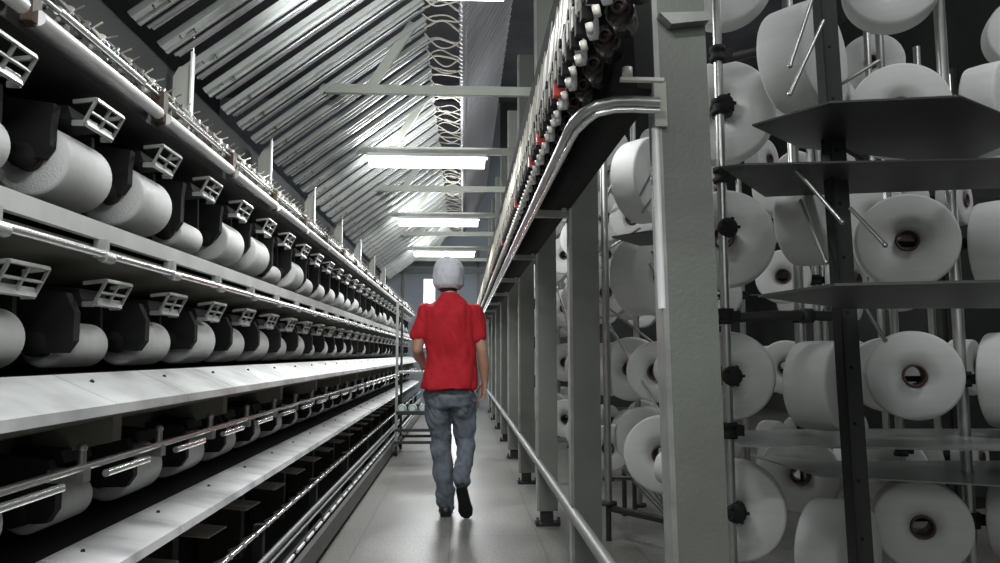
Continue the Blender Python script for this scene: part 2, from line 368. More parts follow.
for q, (y, ri, bz, hz, r, i) in enumerate(cr):
    key = (ri, r)
    if key not in cache:
        cache[key] = (cradle_arm_mb(bz, hz, r), grid_mb(hz), left_pkg_mb(r).mesh('yarn_package', M['yarnd']))
        cache[key] += (cache[key][0].mesh('cradle_arm', M['black']), cache[key][1].mesh('cradle_handle', M['grid']))
    A, G, pm, am, gm = cache[key]
    jit = random.uniform(-.012, .012)
    if q < 98:
        a = bpy.data.objects.new('cradle_arm', am); COL.objects.link(a); a.parent = mach; a.location = (0, y, 0)
        if ri < 2: g = bpy.data.objects.new('cradle_handle', gm); COL.objects.link(g); g.parent = a
    else:
        far_a.add([(v[0], v[1] + y, v[2]) for v in A.v], A.f); far_g.add([(v[0], v[1] + y, v[2]) for v in G.v], G.f)
    p = bpy.data.objects.new('yarn_package', pm); COL.objects.link(p); p.location = (-1.07, y, bz + r)
    size = 'fat' if r > .08 else ('slim' if r < .061 else 'medium')
    tag(p, '%s white yarn package, %s deck of the left machine, %s from the near end' % (size, DECK[ri], nth(i)), 'yarn package', 'yarn packages on the %s deck of the left machine' % DECK[ri])
    c = bpy.data.objects.new('core_tube', core_left); COL.objects.link(c); c.parent = p
a = far_a.build('cradle_arms', M['black'], mach); tag(a, kind='stuff')
g = far_g.build('cradle_handles', M['grid'], a); tag(g, kind='stuff')

# ------------------------------------------------------------------ tube supports and slanted tubes over the machine
MOD = 1.5      # the whole hall is built on a 1.5 m module: supports, crossbeams and frame posts
for i in range(8):
    y = 2.06 + MOD * i
    t = thing('tube_support', 'grey upright on top of the left machine, %s from the near end' % nth(i), 'support', (-1.364, y, 1.836), 0, 'uprights on top of the left machine')
    b = MB(); b.extr([(-.045, 0), (-.045, .57), (-.02, .62), (.035, .635), (.035, 0)], -.015, .015); b.build('upright', M['beam'], t)
    b = MB(); b.box((.036, -.018, 0), (.044, .018, .70)); b.build('edge_flange', M['whitebar'], t)
    b = MB(); b.tube([(.04, 0, .70), (.04, 0, .80)], .006, 6); b.build('pin', M['chrome'], t)

A0 = Vector((-1.405, 0, 2.488)); A1 = Vector((-.272, 0, 3.347)); NT = 42
def tubebank():
    t = thing('tube_bank', '', 'tubes')
    d = (A1 - A0).normalized(); nrm = Vector((-d.z, 0, d.x))
    def off(p, y, n=0): return Vector((p.x, y, p.z)) + nrm * n
    b = MB(); b.obox(off(A0, 0), off(A1, 0), .074, .018, nrm)
    b.obox(off(A0, -.034, -.012), off(A1, -.034, -.012), .007, .02, nrm); b.obox(off(A0, .034, -.012), off(A1, .034, -.012), .007, .02, nrm)
    b.build('channel', M['tubed'], t)
    for j, (y, r, s0, s1) in enumerate(((.063, .0125, .0, .0), (.104, .010, .02, .05), (.142, .0125, .03, .0))):
        b = MB(); b.tube([off(A0 + d * s0, y, -.01 * (j % 2)), off(A1 - d * s1, y, -.01 * (j % 2))], r, 8); b.build('tube', M['tube'], t)
    for sx, yy in ((.10, -.012), (.17, .014)):
        b = MB(); b.lathe([(.001, 0), (.007, 0), (.005, .02), (.001, .02)], off(A0 + d * sx, yy, -.03), nrm, 6); b.build('end_fitting', M['tan'], t)
    return t
def setlab(o, lab, grp): o['label'] = lab; o['group'] = grp
tb = tubebank()
for i in range(NT):
    o = tb if i == 0 else copy_tree(tb)
    o.location = (0, 1.58 + .3 * i, 0)
    setlab(o, 'slanted bank of metal yarn tubes above the left machine, %s from the near end' % nth(i), 'slanted tube banks above the left machine')
# right bank, steep
B0 = Vector((-.02, 0, 3.313)); B1 = Vector((.41, 0, 4.16))
def steep():
    t = thing('steep_tube_bank', '', 'tubes')
    d = (B1 - B0).normalized()
    for j, (y, r, s0) in enumerate(((0, .017, 0), (.075, .012, .03), (.15, .017, .015), (.225, .012, .05))):
        b = MB(); b.tube([B0 + d * s0 + Vector((0, y, 0)), B1 + Vector((0, y, 0))], r, 8); tu = b.build('tube', M['tuber'], t)
        b = MB(); b.lathe([(.001, 0), (.016, 0), (.019, .03), (.0185, .09), (.001, .09)], B0 + Vector((0, y, 0)) - d * .015, d, 8); b.build('tube_end', M['tuber'], tu)
    return t
st = steep()
for i in range(35):
    o = st if i == 0 else copy_tree(st)
    o.location = (0, 3.5 + .3 * i, 0)
    setlab(o, 'steep row of grey tubes high over the aisle, %s from the near end' % nth(i), 'steep tube rows over the aisle')
# hoses between
for v in range(35):
    y = 3.5 + .3 * v
    rs = random.Random(v + 50); t = MB()
    for q in range(3):
        yy = q * .09; sag = rs.uniform(.02, .10); ph = rs.uniform(0, 6); bow = rs.uniform(-.12, .12); pts = []
        for k in range(13):
            u = k / 12; pts.append((-.285 + .27 * u, yy + bow * math.sin(u * PI) + .012 * math.sin(u * 9 + ph), 3.347 - .03 * u + (-sag if q % 2 else sag * .6) * math.sin(u * PI) + .008 * math.sin(u * 7 + v)))
        t.tube(pts, .0055 if q else .0075, 6)
    o = t.build('yarn_hose', M['cream'], None, (0, y, 0))
    tag(o, 'looping cream yarn hoses over the aisle, %s from the near end' % nth(v), 'hose', 'cream hoses between the tube rows')

# ------------------------------------------------------------------ crossbeams, braces and lamps
ZB = 2.843
for i in range(8):
    y = 3.375 + MOD * i
    t = thing('crossbeam', 'grey crossbeam over the aisle, %s from the near end' % nth(i), 'beam', (0, y, ZB), 0, 'crossbeams over the aisle')
    lx = -.925
    b = MB(); b.box((lx, -.02, -.030), (.458, .02, .030)); b.extr([(lx - .05, .0), (lx, -.030), (lx, .030), (lx - .02, .030)], -.02, .02); b.build('beam', M['beam'], t)
    b = MB(); b.obox((-.628, 0, .02), (-.35, 0, .47), .034, .06, (1, 0, 0)); b.build('brace', M['beam'], t)
    if i % 2 == 0:
        l = thing('fluorescent_lamp', 'long lit fluorescent lamp under the %s crossbeam over the aisle' % nth(i), 'lamp', (-.32, y, ZB - .032), 0, 'fluorescent lamps under the crossbeams')
        if i == 0: l.location.y -= .13
        b = MB(); b.extr([(-.52, .0), (.52, .0), (.53, -.03), (-.53, -.03)], -.05, .05); b.build('lamp_body', M['lampbody'], l)
        b = MB(); b.extr([(-.505, -.03), (.505, -.03), (.50, -.11), (-.50, -.11)], -.045, .045); b.build('diffuser', M['lamp'], l)

def area(loc, sx, sy, power, rot=(0, 0, 0), col=(.97, .99, 1.0)):
    d = bpy.data.lights.new('lamp_and_fill_light', 'AREA'); d.shape = 'RECTANGLE'; d.size = sx; d.size_y = sy; d.energy = power; d.color = col  # serves the lamps and the unseen fill lights
    o = bpy.data.objects.new('lamp_and_fill_light', d); COL.objects.link(o); o.location = loc; o.rotation_euler = rot; return o
LP = 42
for y, p in ((.4, 1.1), (3.33, 1), (6.375, 1.25), (9.375, 1.2), (12.375, 1.1)):
    area((-.32, y, ZB - .16), 1.0, .09, p * LP)
    # the open tubes shine along both sides of the narrow beam onto the slanted tubes
    area((-.32, y + .11, ZB - .07), 1.0, .07, p * LP * .31, (R(140), 0, 0))
    area((-.32, y - .11, ZB - .07), 1.0, .07, p * LP * .31, (R(220), 0, 0))
for x, y, p in ((2.6, 1.6, 46), (2.6, 6.2, 26), (2.6, 11, 20), (4.4, 3.8, 26)):  # unseen hall lights added to brighten the creel packages
    area((x, y, 4.4), 1.4, .3, p)
area((.2, -1.6, 2.6), 2.4, 1.2, 22, (R(68), 0, 0))  # unseen soft fill behind the camera for faces turned toward it

# ------------------------------------------------------------------ RIGHT MACHINE FRAME
fr = thing('machine_frame', 'grey painted steel frame of tall square posts along the right side of the aisle', 'frame', (0, 0, 0))
XR = .472
for i in range(9):
    y = 1.735 + MOD * i
    p = MB(); w = .128
    p.box((XR, y, .09), (XR + w, y + .07, 3.68)); po = p.build('post', M['post'], fr)
    p = MB(); p.box((XR - .004, y - .002, .10), (XR + .009, y + .07, 3.68)); p.build('edge_strip', M['postedge'], po)
    p = MB(); p.box((XR - .012, y - .02, 0), (XR + w + .012, y + .09, .018)); p.box((XR + .02, y + .012, .018), (XR + .10, y + .058, .09))
    for sx in (-.002, w + .002): p.lathe([(.001, .036), (.010, .036), (.010, .018), (.013, .018), (.013, 0)], (XR + sx, y - .010, .018), (0, 0, 1), 6)
    p.build('foot', M['dark'], po)
    if i == 0:
        po.rotation_euler = (0, R(-1.0), 0); po.location = (.0275, 0, 0)
        p = MB(); p.extr([(XR + .006, 1.886), (XR + .130, 1.890), (XR + .128, 1.868), (XR + .034, 1.858)], y - .035, y); p.build('cap_bracket', M['steel'], po)
        p = MB(); p.box((XR - .010, y - .014, 1.61), (XR + .02, y + .007, 1.72)); p.build('rail_socket', M['beam'], po)
        p = MB(); p.tube([(XR - .004, y + .007, 1.61), (XR - .004, y + .007, 1.17)], .011, 8); p.build('side_conduit', M['whitebar'], po)
    z = 1.694
    if i > 0:
        p = MB(); p.box((.286, y + .014, z - .014), (XR, y + .048, z + .017)); p.build('rail_arm', M['beam'], po)
        p = MB(); p.box((XR - .034, y - .004, 1.704), (XR - .014, y + .02, 1.80)); p.ball((XR - .024, y - .007, 1.785), .009, 5); p.ball((XR - .024, y - .007, 1.73), .008, 5); p.build('terminal_clip', M['ceramic'], po)
YE = 14.2
b = MB(); b.tube([(XR + .002, .8, .392), (XR + .002, YE, .392)], .024, 10); b.build('bottom_rail', M['greytube'], fr)
pts = [(.2625, YE, 1.626), (.2625, 1.875, 1.626), (.264, 1.814, 1.629), (.271, 1.773, 1.639), (.290, 1.742, 1.653), (.320, 1.725, 1.667), (.361, 1.722, 1.677), (.41, 1.722, 1.679), (.472, 1.722, 1.677)]
b = MB(); b.tube(pts, .0135, 10); b.build('guide_rail', M['steel'], fr)
b = MB(); b.tube([(p[0] + .008 * (k < 5), p[1], p[2] - .021) for k, p in enumerate(pts)], .0075, 8); b.build('guide_rail', M['chrome'], fr)
YS = 1.2
b = MB(); b.extr([(.262, 2.04), (.2425, 1.853), (.2475, 1.853), (.272, 2.04)], YS, YE); b.build('guide_plate', M['creamplate'], fr)
b = MB(); b.extr([(.240, 1.853), (.246, 1.80), (.250, 1.80), (.245, 1.853)], YS, YE); b.build('head_strip', M['dark'], fr)
b = MB(); b.extr([(.246, 2.045), (.477, 2.127), (.477, 1.718), (.423, 1.718), (.409, 1.977), (.273, 1.99)], 1.74, YE); b.build('head_housing', M['black'], fr)
me_y = MB(); me_y.tube([(.257, 0, 2.03), (.250, .03, 1.965), (.246, .012, 1.922), (.243, .045, 1.875), (.235, .03, 1.835), (.240, .055, 1.79)], .0022, 5)
yarn_me = me_y.mesh('yarn_end', M['cream']); n = 0; y = 1.35; rest = MB()
while y < YE:
    if n < 100:
        o = bpy.data.objects.new('yarn_end', yarn_me); COL.objects.link(o); o.parent = fr; o.location = (random.uniform(-.003, .003), y, random.uniform(-.01, .01))
    else: rest.add([(v[0], v[1] + y, v[2]) for v in me_y.v], me_y.f, True)
    n += 1; y += .1
tag(rest.build('yarn_end', M['cream'], fr), kind='stuff')
# feed units: each with roller, pale cap, black clips
def feed_unit():
    t = thing('feed_unit', '', 'yarn feeder')
    ax = (.35, 1, 0)
    b = MB(); b.lathe([(.001, -.016), (.018, -.016), (.029, -.010), (.032, .0), (.032, .075), (.02, .082), (.001, .082)], (.322, .014, 1.785), ax, 18); ro = b.build('roller', M['gloss'], t)
    b = MB(); b.lathe([(.010, -.020), (.016, -.020), (.016, -.012), (.010, -.012)], (.322, .014, 1.785), ax, 14); b.build('hub', M['core'], ro)
    b = MB(); b.lathe([(.001, 0), (.009, .0), (.014, .014), (.015, .04), (.012, .058), (.007, .085), (.001, .086)], (.272, .040, 1.730), (-.15, -.25, 1), 12); b.build('cap', M['clear'], t)
    for k in (0, 1):
        b = MB(); b.box((.240, .0 + .075 * k, 1.758), (.266, .022 + .075 * k, 1.785)); b.build('clip', M['black'], t)
        b = MB(); b.box((.2365, .02 + .075 * k, 1.838), (.247, .038 + .075 * k, 1.856)); b.build('clip', M['black'], t)
        b = MB(); b.box((.238, .034 + .075 * k, 1.79), (.256, .056 + .075 * k, 1.83)); b.build('guide_block', M['tan'], t)
        b = MB(); b.lathe([(.001, 0), (.008, 0), (.008, .02), (.001, .02)], (.252, .036 + .075 * k, 1.705), (-.2, 0, 1), 8); b.build('eyelet', M['ceramic'], t)
    return t
fu = feed_unit()
redm = None
red = MB(); red.box((.238, -.003, 1.755), (.268, .025, 1.788)); redm = red.mesh('red_tab', M['red'])
for i in range(86):
    o = fu if i == 0 else copy_tree(fu)
    o.location = (0, 1.30 + .15 * i, random.uniform(-.003, .003))
    rd = i in (4, 7, 9, 14, 22, 33, 48)
    if rd:
        q = bpy.data.objects.new('red_tab', redm); COL.objects.link(q); q.parent = o
    setlab(o, 'yarn feeder with %s on the overhead rail at right, %s from the near end' % ('red tab' if rd else 'black roller', nth(i)), 'yarn feeders on the overhead rail')
b = MB(); b.box((.361, 1.64, 1.700), (.463, 1.655, 1.708)); b.lathe([(.001, 0), (.012, 0), (.012, .024), (.001, .024)], (.378, 1.647, 1.708), (0, 0, 1), 10); b.build('switch_bar', M['ceramic'], fr)

# ------------------------------------------------------------------ CREEL: stands, packages, sheets
def pkg_mb(r, w):
    p = MB(); e = .012
    p.lathe([(.045, -w), (r - e, -w), (r - .003, -w + .004), (r, -w + e), (r + .002, -w / 2), (r, -e), (r - .003, -.004), (r - e, 0), (r * .6, .003), (.045, .0), (.045, -w)], (0, 0, 0), (0, 1, 0), 48)
    return p
pk_cache = {}
NP = [0]
def package(c, r, w, nx, ny, label, group=None):
    """c = centre of the visible face; (nx, ny) = the way the face looks"""
    k = (round(r, 3), round(w, 3))
    if k not in pk_cache:
        co = MB(); co.lathe([(.044, -w - .01), (.044, .012), (.036, .012), (.036, -w - .01), (.044, -w - .01)], (0, 0, 0), (0, 1, 0), 24)
        pk_cache[k] = (pkg_mb(r, w).mesh('creel_package', M['yarn']), co.mesh('core_tube', M['core']))
    pm, cm = pk_cache[k]
    o = bpy.data.objects.new('creel_package', pm); COL.objects.link(o); o.location = c
    o.rotation_euler = (0, 0, math.atan2(ny, nx) - PI / 2)
    q = bpy.data.objects.new('core_tube', cm); COL.objects.link(q); q.parent = o
    tag(o, label, 'yarn package', group)
    return o
G1 = 'large yarn packages in the creel'
LN = (-.42, -.91); RN = (.62, -.78)
near = [
 # px, py, Y, r, w, normal, label
 (722, -22, 2.95, .20, .11, LN, 'large white yarn package cut by the top edge beside the near post'),
 (720, 110, 2.95, .215, .12, LN, 'large white package above eye level just right of the near post, uneven face'),
 (723, 238, 2.95, .200, .12, LN, 'large white package at head height right of the near post, second down from the top'),
 (728, 376, 2.95, .178, .12, LN, 'white package at waist height right of the near post with black peg hub'),
 (734, 512, 2.95, .195, .13, LN, 'large white package near the floor right of the near post'),
 (825, 52, 2.60, .200, .17, RN, 'big white yarn package high behind the dark drilled post'),
 (832, 217, 2.75, .180, .15, RN, 'white package behind the drilled post, second down from the top'),
 (846, 386, 2.75, .170, .17, RN, 'white package with glossy side behind the drilled post at waist height'),
 (862, 556, 2.75, .190, .17, RN, 'white package low behind the drilled post at the bottom edge'),
 (800, 475, 3.45, .18, .12, LN, 'shadowed white package behind the lower sheet'),
 (661, 178, 3.45, .205, .15, RN, 'white package left of the near post above head height'),
 (659, 275, 3.45, .188, .15, RN, 'white package left of the near post at shoulder height'),
 (630, 369, 4.30, .185, .12, LN, 'white package with dark core, left of two at waist height beside the near post'),
 (656, 372, 3.75, .155, .11, LN, 'white package with dark core half hidden by the near post at waist height'),
 (681, 370, 3.10, .065, .10, RN, 'small white package end peeping out at the near post at waist height'),
 (661, 455, 3.55, .182, .12, LN, 'white package with dark core low left of the near post'),
 (643, 438, 4.30, .175, .12, LN, 'grey-white package low behind another left of the near post'),
 (683, 470, 3.05, .070, .10, RN, 'small white package end peeping out low at the near post'),
 (632, 218, 4.60, .150, .12, LN, 'small package with a brown core hole between two large ones left of the near post'),
 (875, 215, 4.2, .19, .15, LN, 'white package far right of the drilled post at head height'),
 (888, 375, 3.6, .185, .15, LN, 'white package right of the drilled post at waist height'),
 (890, 470, 3.7, .18, .15, LN, 'white package right of the drilled post at knee height'),
 (872, 62, 4.4, .19, .15, LN, 'white package far behind the drilled post high up'),
]
for (px, py, Y, r, w, nn, lab) in near:
    package(at(px, py, Y), r, w, nn[0], nn[1], lab, G1)

def stand(x, y, label, r=.020, z1=3.2, levels=(), z0=0.0, pm='steel'):
    t = thing('creel_stand', label, 'creel stand', (x, y, 0), 0, 'upright creel stands')
    b = MB(); b.tube([(0, 0, z0 + 0.01), (0, 0, z1)], r, 12); b.build('pole', M[pm], t)
    b = MB(); b.lathe([(.001, .02), (.05, .02), (.05, 0), (.001, 0)], (0, 0, z0), (0, 0, 1), 16); b.build('base', M['dark'], t)
    for z in levels:
        b = MB(); b.lathe([(r + .001, -.03), (r + .014, -.03), (r + .014, -.012), (r + .008, -.010), (r + .008, .010), (r + .014, .012), (r + .014, .03), (r + .001, .03)], (0, 0, z), (0, 0, 1), 14)
        b.box((r, -.02, z - .02), (r + .035, .02, z + .02))
        c = b.build('clamp', M['black'], t)
    return t
p0 = at(725, 300, 2.80)
st0 = stand(p0.x, 2.80, 'steel creel pole with black clamps just right of the near post', .018, 3.4, [1.07 + (354 - q) / 740 * 2.8 for q in (40, 97, 170, 316, 430)])
# peg hubs on that pole
for q in (95, 225, 376, 510):
    z = 1.07 + (354 - q) / 740 * 2.8
    b = MB(); b.lathe([(.001, -.03), (.030, -.03), (.038, -.02), (.038, .012), (.026, .02), (.026, .10), (.001, .10)], (.018, -.005, z), (.42, .91, 0), 14); 
    for a in range(5): b.obox((.018, -.02, z), (.018 + .04 * math.cos(a * 1.257), -.03, z + .04 * math.sin(a * 1.257)), .010, .012, (0, 1, 0))
    b.build('peg_hub', M['black'], st0)
b = MB(); za = 1.07 + (354 - 318) / 740 * 2.8
b.tube([(-.0, 0, za), (.20, .0, za + .012), (.44, 0.0, za + .01)], .020, 10); b.lathe([(.021, 0), (.03, 0), (.03, .04), (.021, .04)], (.30, 0, za + .01), (1, 0, 0), 12)
zt = 1.07 + (354 - 44) / 740 * 2.8
b.build('cross_tube', M['dark'], st0); b = MB(); b.tube([(0, 0, zt - .01), (.16, 0, zt + .03)], .018, 10); b.build('cross_tube', M['dark'], st0)
# drilled angle post
pl = at(842, 300, 2.42); TILT = R(-1.2)
dp = thing('drilled_post', 'dark steel angle post drilled with bolt holes in the right foreground', 'post', (pl.x + .026, 2.42, 0)); dp.rotation_euler = (0, TILT, 0)
b = MB(); b.box((-.028, 0, 0), (.050, .006, 3.2)); b.build('front_flange', M['cart'], dp)
b = MB(); b.box((-.034, -.05, 0), (-.028, .006, 3.2)); b.build('side_flange', M['black'], dp)
z = .1
while z < 3.2:
    b = MB(); b.lathe([(.001, .001), (.006, .001), (.006, 0)], (.016, 0, z), (0, -1, 0), 10); z += .185; b.build('bolt_hole', M['black'], dp)
# rear dark pole
p2 = at(803, 400, 3.5)
s2 = stand(p2.x, 3.5, 'dark pole with crossbar behind the packages right of the near post', .026, 3.2, (1.25, .72))
p3 = at(671, 400, 3.9); s3 = stand(p3.x, 3.9, 'dark pole half hidden behind the near post on its left', .036, 3.1, (.72, 1.3), z0=.22, pm='cart')
p4 = at(607, 400, 4.35); s4 = stand(p4.x, 4.35, 'slim steel pole beside the second post', .022, 3.1, (), z0=.20)
# low braces on the floor between the stands
lb = thing('creel_floor_frame', 'low dark frame tying the creel poles together just above the floor left of the near post', 'frame', (0, 0, 0))
q4 = Vector((p4.x, 4.35, .185)); q3 = Vector((p3.x, 3.9, .20))
for (P, Q, r) in ((q4, q3, .020), (at(624, 470, 5.0), q3, .014), (at(634, 462, 5.2), q3 + Vector((.02, 0, 0)), .014), (at(612, 478, 4.9), at(640, 478, 4.7), .014)):
    b = MB(); b.tube([P, Q], r, 8); b.build('brace', M['cart'], lb)
for P in (q4, q3, at(624, 470, 5.0), at(634, 462, 5.2)):
    b = MB(); b.tube([(P.x, P.y, .0), (P.x, P.y, P.z)], .016, 8); b.build('leg', M['cart'], lb)
# slanting rods that steer the yarn
rods = [((812, 0, 2.3), (790, 66, 2.35)), ((824, 20, 2.25), (790, 94, 2.32)), ((880, 60, 2.5), (790, 116, 2.7)), ((800, 200, 2.5), (826, 262, 2.4)), ((795, 168, 2.3), (842, 222, 2.2)),
        ((850, 208, 2.3), (885, 245, 2.2)), ((855, 290, 2.4), (885, 340, 2.4)), ((640, 196, 3.2), (663, 152, 3.1)), ((642, 213, 3.2), (664, 182, 3.1)), ((652, 252, 3.2), (668, 268, 3.0)), ((650, 264, 3.3), (668, 300, 3.0)),
        ((598, 300, 4.6), (656, 345, 3.9)), ((600, 316, 4.6), (632, 360, 4.2)), ((607, 320, 4.2), (660, 412, 3.6)), ((600, 255, 4.6), (640, 228, 4.0)), ((598, 220, 4.7), (622, 160, 4.3)), ((596, 175, 4.8), (615, 120, 4.4)),
        ((870, 165, 2.5), (842, 148, 2.45)), ((800, 240, 2.9), (780, 200, 2.9)), ((550, 270, 6.4), (572, 330, 6.0)), ((560, 300, 6.4), (574, 345, 6.0))]
for i, (a, c) in enumerate(rods):
    P, Q = at(*a), at(*c)
    host = dp if a[0] > 750 else (s3 if a[0] > 625 else s4)
    P, Q = P - host.location, Q - host.location
    if host == dp: ri_ = Euler((0, -TILT, 0)).to_matrix(); P, Q = ri_ @ P, ri_ @ Q
    b = MB(); b.tube([P, Q], .0065, 8); b.ball(Q, .009, 5); b.build('yarn_rod', M['steel'], host)
# separator sheets
sheets = [
 ('sheet', 1.80, [(752, 126), (830, 103), (960, 97), (1040, 130), (960, 165), (800, 148)], 'dark pointed separator sheet high beside the drilled post'),
 ('sheet', 1.66, [(722, 168), (745, 165), (1060, 158), (1060, 186), (765, 197)], 'dark separator sheet at the height of the second package row'),
 ('sheet', 1.215, [(758, 297), (835, 286), (1060, 281), (1060, 308), (850, 309), (800, 303)], 'thin dark separator sheet just above the crossbar'),
 ('film', .74, [(725, 432), (830, 430), (1060, 430), (1060, 452), (740, 447)], 'translucent separator sheet below the waist-high packages'),
 ('film', .60, [(750, 456), (840, 462), (1060, 462), (1060, 490), (820, 477)], 'second translucent separator sheet below the first'),
 ('sheet', 1.45, [(612, 238), (650, 232), (672, 236), (672, 244), (640, 246)], 'small dark pointed sheet left of the near post'),
]
for (mk, z, pp, lab) in sheets:
    P = []
    for (x, y) in pp:
        v = at(x, y, 1.0) - Vector((0, 0, 1.07)); k = (z - 1.07) / v.z; P.append(Vector((0, 0, 1.07)) + v * k)
    c = sum(P, Vector()) / len(P); n = len(P)
    vs = [p - c for p in P] + [p - c + Vector((0, 0, .006)) for p in P]
    b = MB(); b.add(vs, [tuple(range(n)), tuple(range(2 * n - 1, n - 1, -1))] + [(i, (i + 1) % n, (i + 1) % n + n, i + n) for i in range(n)])
    tag(b.build('separator_sheet', M[mk], None, c), lab, 'sheet', 'creel separator sheets')

# further creel bays
LV = (.42, .97, 1.52, 2.07, 2.60)
for (px, Y, lab) in ((893, 3.62, 'creel pole at the far right behind the drilled post'), (880, 4.3, 'creel pole further back at the far right')):
    q = at(px, 300, Y); sp = stand(q.x, Y, lab, .020, 3.1, (.6, 1.05, 1.6))
bay = 0
for (xs, y) in [(1.25, 5.3), (1.25, 6.4), (1.25, 7.5), (1.25, 8.6), (1.25, 9.7), (1.25, 10.8), (2.15, 4.4), (2.15, 5.6), (2.15, 6.8), (2.15, 8.0), (2.0, 2.9), (2.9, 3.3), (3.0, 4.6), (3.0, 6.0)]:
    lab = 'creel pole, %s of the row beyond the second post' % nth(bay) if xs < 1.5 else 'creel pole, %s of the back rows' % nth(bay - 6)
    s = stand(xs, y, lab, .022, 3.1, LV)
    for z in LV: b = MB(); b.tube([(-.25, .03, z), (.25, .03, z)], .012, 8); b.build('peg_arm', M['dark'], s)
    for li, z in enumerate(LV):
        for sx in (-1, 1):
            if xs > 1.5 and (li + bay) % 5 == 4 and sx == 1: continue
            r = random.choice([.16, .175, .19]); nn = LN if sx < 0 else RN
            zz = z + random.uniform(-.02, .02)
            package(Vector((xs + sx * .23, y - .06, zz)), r, .13, nn[0], nn[1],
                    'package, %s level up, %s side of %s' % (ORD[li], 'left' if sx < 0 else 'right', ('the %s pole beyond the second post' % nth(bay)) if xs < 1.5 else ('the %s pole of the back rows' % nth(bay - 6))), G1)
    bay += 1

# dark cabinets beyond the creel
for i, (x, y, w, h) in enumerate(((3.9, 5.4, 1.0, 2.2), (4.2, 7.6, .9, 2.6))):
    t = thing('control_cabinet', 'tall dark cabinet behind the creel, %s from the camera' % nth(i), 'cabinet', (x, y, 0), 0)
    b = MB(); b.box((-w / 2, -.3, 0), (w / 2, .3, h)); b.build('body', M['dark'], t)
    for s in (-1, 1):
        b = MB(); b.box((s * .01, -.315, .08), (s * (w / 2 - .03), -.3, h - .05)); d = b.build('door', M['cart'], t)
        b = MB(); b.box((s * .05, -.335, 1.0), (s * .07, -.315, 1.15)); b.build('handle', M['steel'], d)

# ------------------------------------------------------------------ TROLLEY with cones
ty = 8.0
tr = thing('trolley', 'dark steel trolley with open shelves standing in the aisle at the left machine', 'trolley', (-.42, ty, 0))
for x in (-.28, .28):
    for y in (-.05, .55):
        b = MB(); b.box((x - .013, y - .013, .12), (x + .013, y + .013, 1.62 if x < 0 else .92)); b.build('upright', M['cart'] if y > 0 else M['cartl'], tr)
        b = MB(); b.lathe([(.001, -.014), (.045, -.014), (.052, -.008), (.052, .008), (.045, .014), (.001, .014)], (x, y, .053), (1, 0, 0), 16); w_ = b.build('wheel', M['black'], tr)
        b = MB(); b.box((x - .022, y - .012, .05), (x - .017, y + .012, .12)); b.box((x + .017, y - .012, .05), (x + .022, y + .012, .12)); b.box((x - .022, y - .015, .11), (x + .022, y + .015, .125)); b.build('fork', M['cartl'], w_)
b = MB(); b.box((-.29, -.06, .865), (.29, .56, .885)); b.build('shelf', M['cartl'], tr)
b = MB(); b.box((-.28, -.05, .43), (.28, .55, .44)); b.box((-.28, -.065, .43), (.28, -.05, .47)); b.box((-.28, .55, .43), (.28, .565, .50)); b.build('basket', M['cart'], tr)
for q in (((-.29, -.065, .255), (.29, -.04, .285)), ((-.30, -.08, .13), (.30, -.055, .16)), ((-.30, .54, .13), (.30, .565, .16)), ((-.29, -.05, .13), (-.26, .55, .15))):
    b = MB(); b.box(*q); b.build('lower_bar', M['cart'], tr)
for i in range(5):
    c = MB(); c.lathe([(.001, -.055), (.030, -.055), (.046, -.045), (.050, 0), (.040, .05), (.022, .055), (.001, .055)], (0, 0, 0), (0, 1, 0), 16)
    o = c.build('yarn_cone', M['yarn'], None, (-.645 + i * .112, ty + .02, .491)); tag(o, 'small white cone with green rim on the trolley, %s from the left' % nth(i), 'yarn cone', 'cones on the trolley')
    c = MB(); c.lathe([(.030, -.0575), (.044, -.0565), (.044, -.050), (.030, -.050)], (0, 0, 0), (0, 1, 0), 16); c.build('green_rim', M['green'], o)

# ------------------------------------------------------------------ PERSON
PX, PY = -.109, 5.08
pr = thing('person', 'person seen from behind walking away in red t-shirt, blue-grey jeans and white net cap', 'person', (PX, PY, 0))
DG = None
def remeshed(mb, name, m, voxel, parent, smooth=6, fold=0.0, fs=6, stretch=(1, 1, 1)):
    tmp = bpy.data.objects.new('tmp', mb.mesh('tmp', m)); COL.objects.link(tmp)
    md = tmp.modifiers.new('r', 'REMESH'); md.mode = 'VOXEL'; md.voxel_size = voxel; md.use_smooth_shade = True
    s = tmp.modifiers.new('s', 'SMOOTH'); s.factor = .5; s.iterations = smooth
    dg = bpy.context.evaluated_depsgraph_get(); dg.update()
    me = bpy.data.meshes.new_from_object(tmp.evaluated_get(dg)); bpy.data.objects.remove(tmp)
    me.name = name
    if fold:
        me.calc_loop_triangles() if hasattr(me, 'calc_loop_triangles') else None
        co = [(v.co.copy(), v.normal.copy()) for v in me.vertices]
        for v, (c, n) in zip(me.vertices, co):
            p = Vector((c.x * fs * stretch[0], c.y * fs * stretch[1], c.z * fs * stretch[2]))
            v.co = c + n * fold * (noise.noise(p) + .55 * (abs(noise.noise(Vector((p.x * 2.1 + p.z * 1.3, p.y * 2.1, p.z * 1.6 + 7)))) - .2))
    me.polygons.foreach_set('use_smooth', [True] * len(me.polygons))
    me.materials.clear(); me.materials.append(m)
    o = bpy.data.objects.new(name, me); COL.objects.link(o); o.parent = parent; return o
def limb(mb, pts, n=16):
    """pts: list of (x, y, z, r): tapered closed chain with round joints"""
    for i, (x, y, z, r) in enumerate(pts):
        mb.ball((x, y, z), r, 8)
        if i:
            q = pts[i - 1]; mb.tube([(q[0], q[1], q[2]), (x, y, z)], q[3], n, True, r)
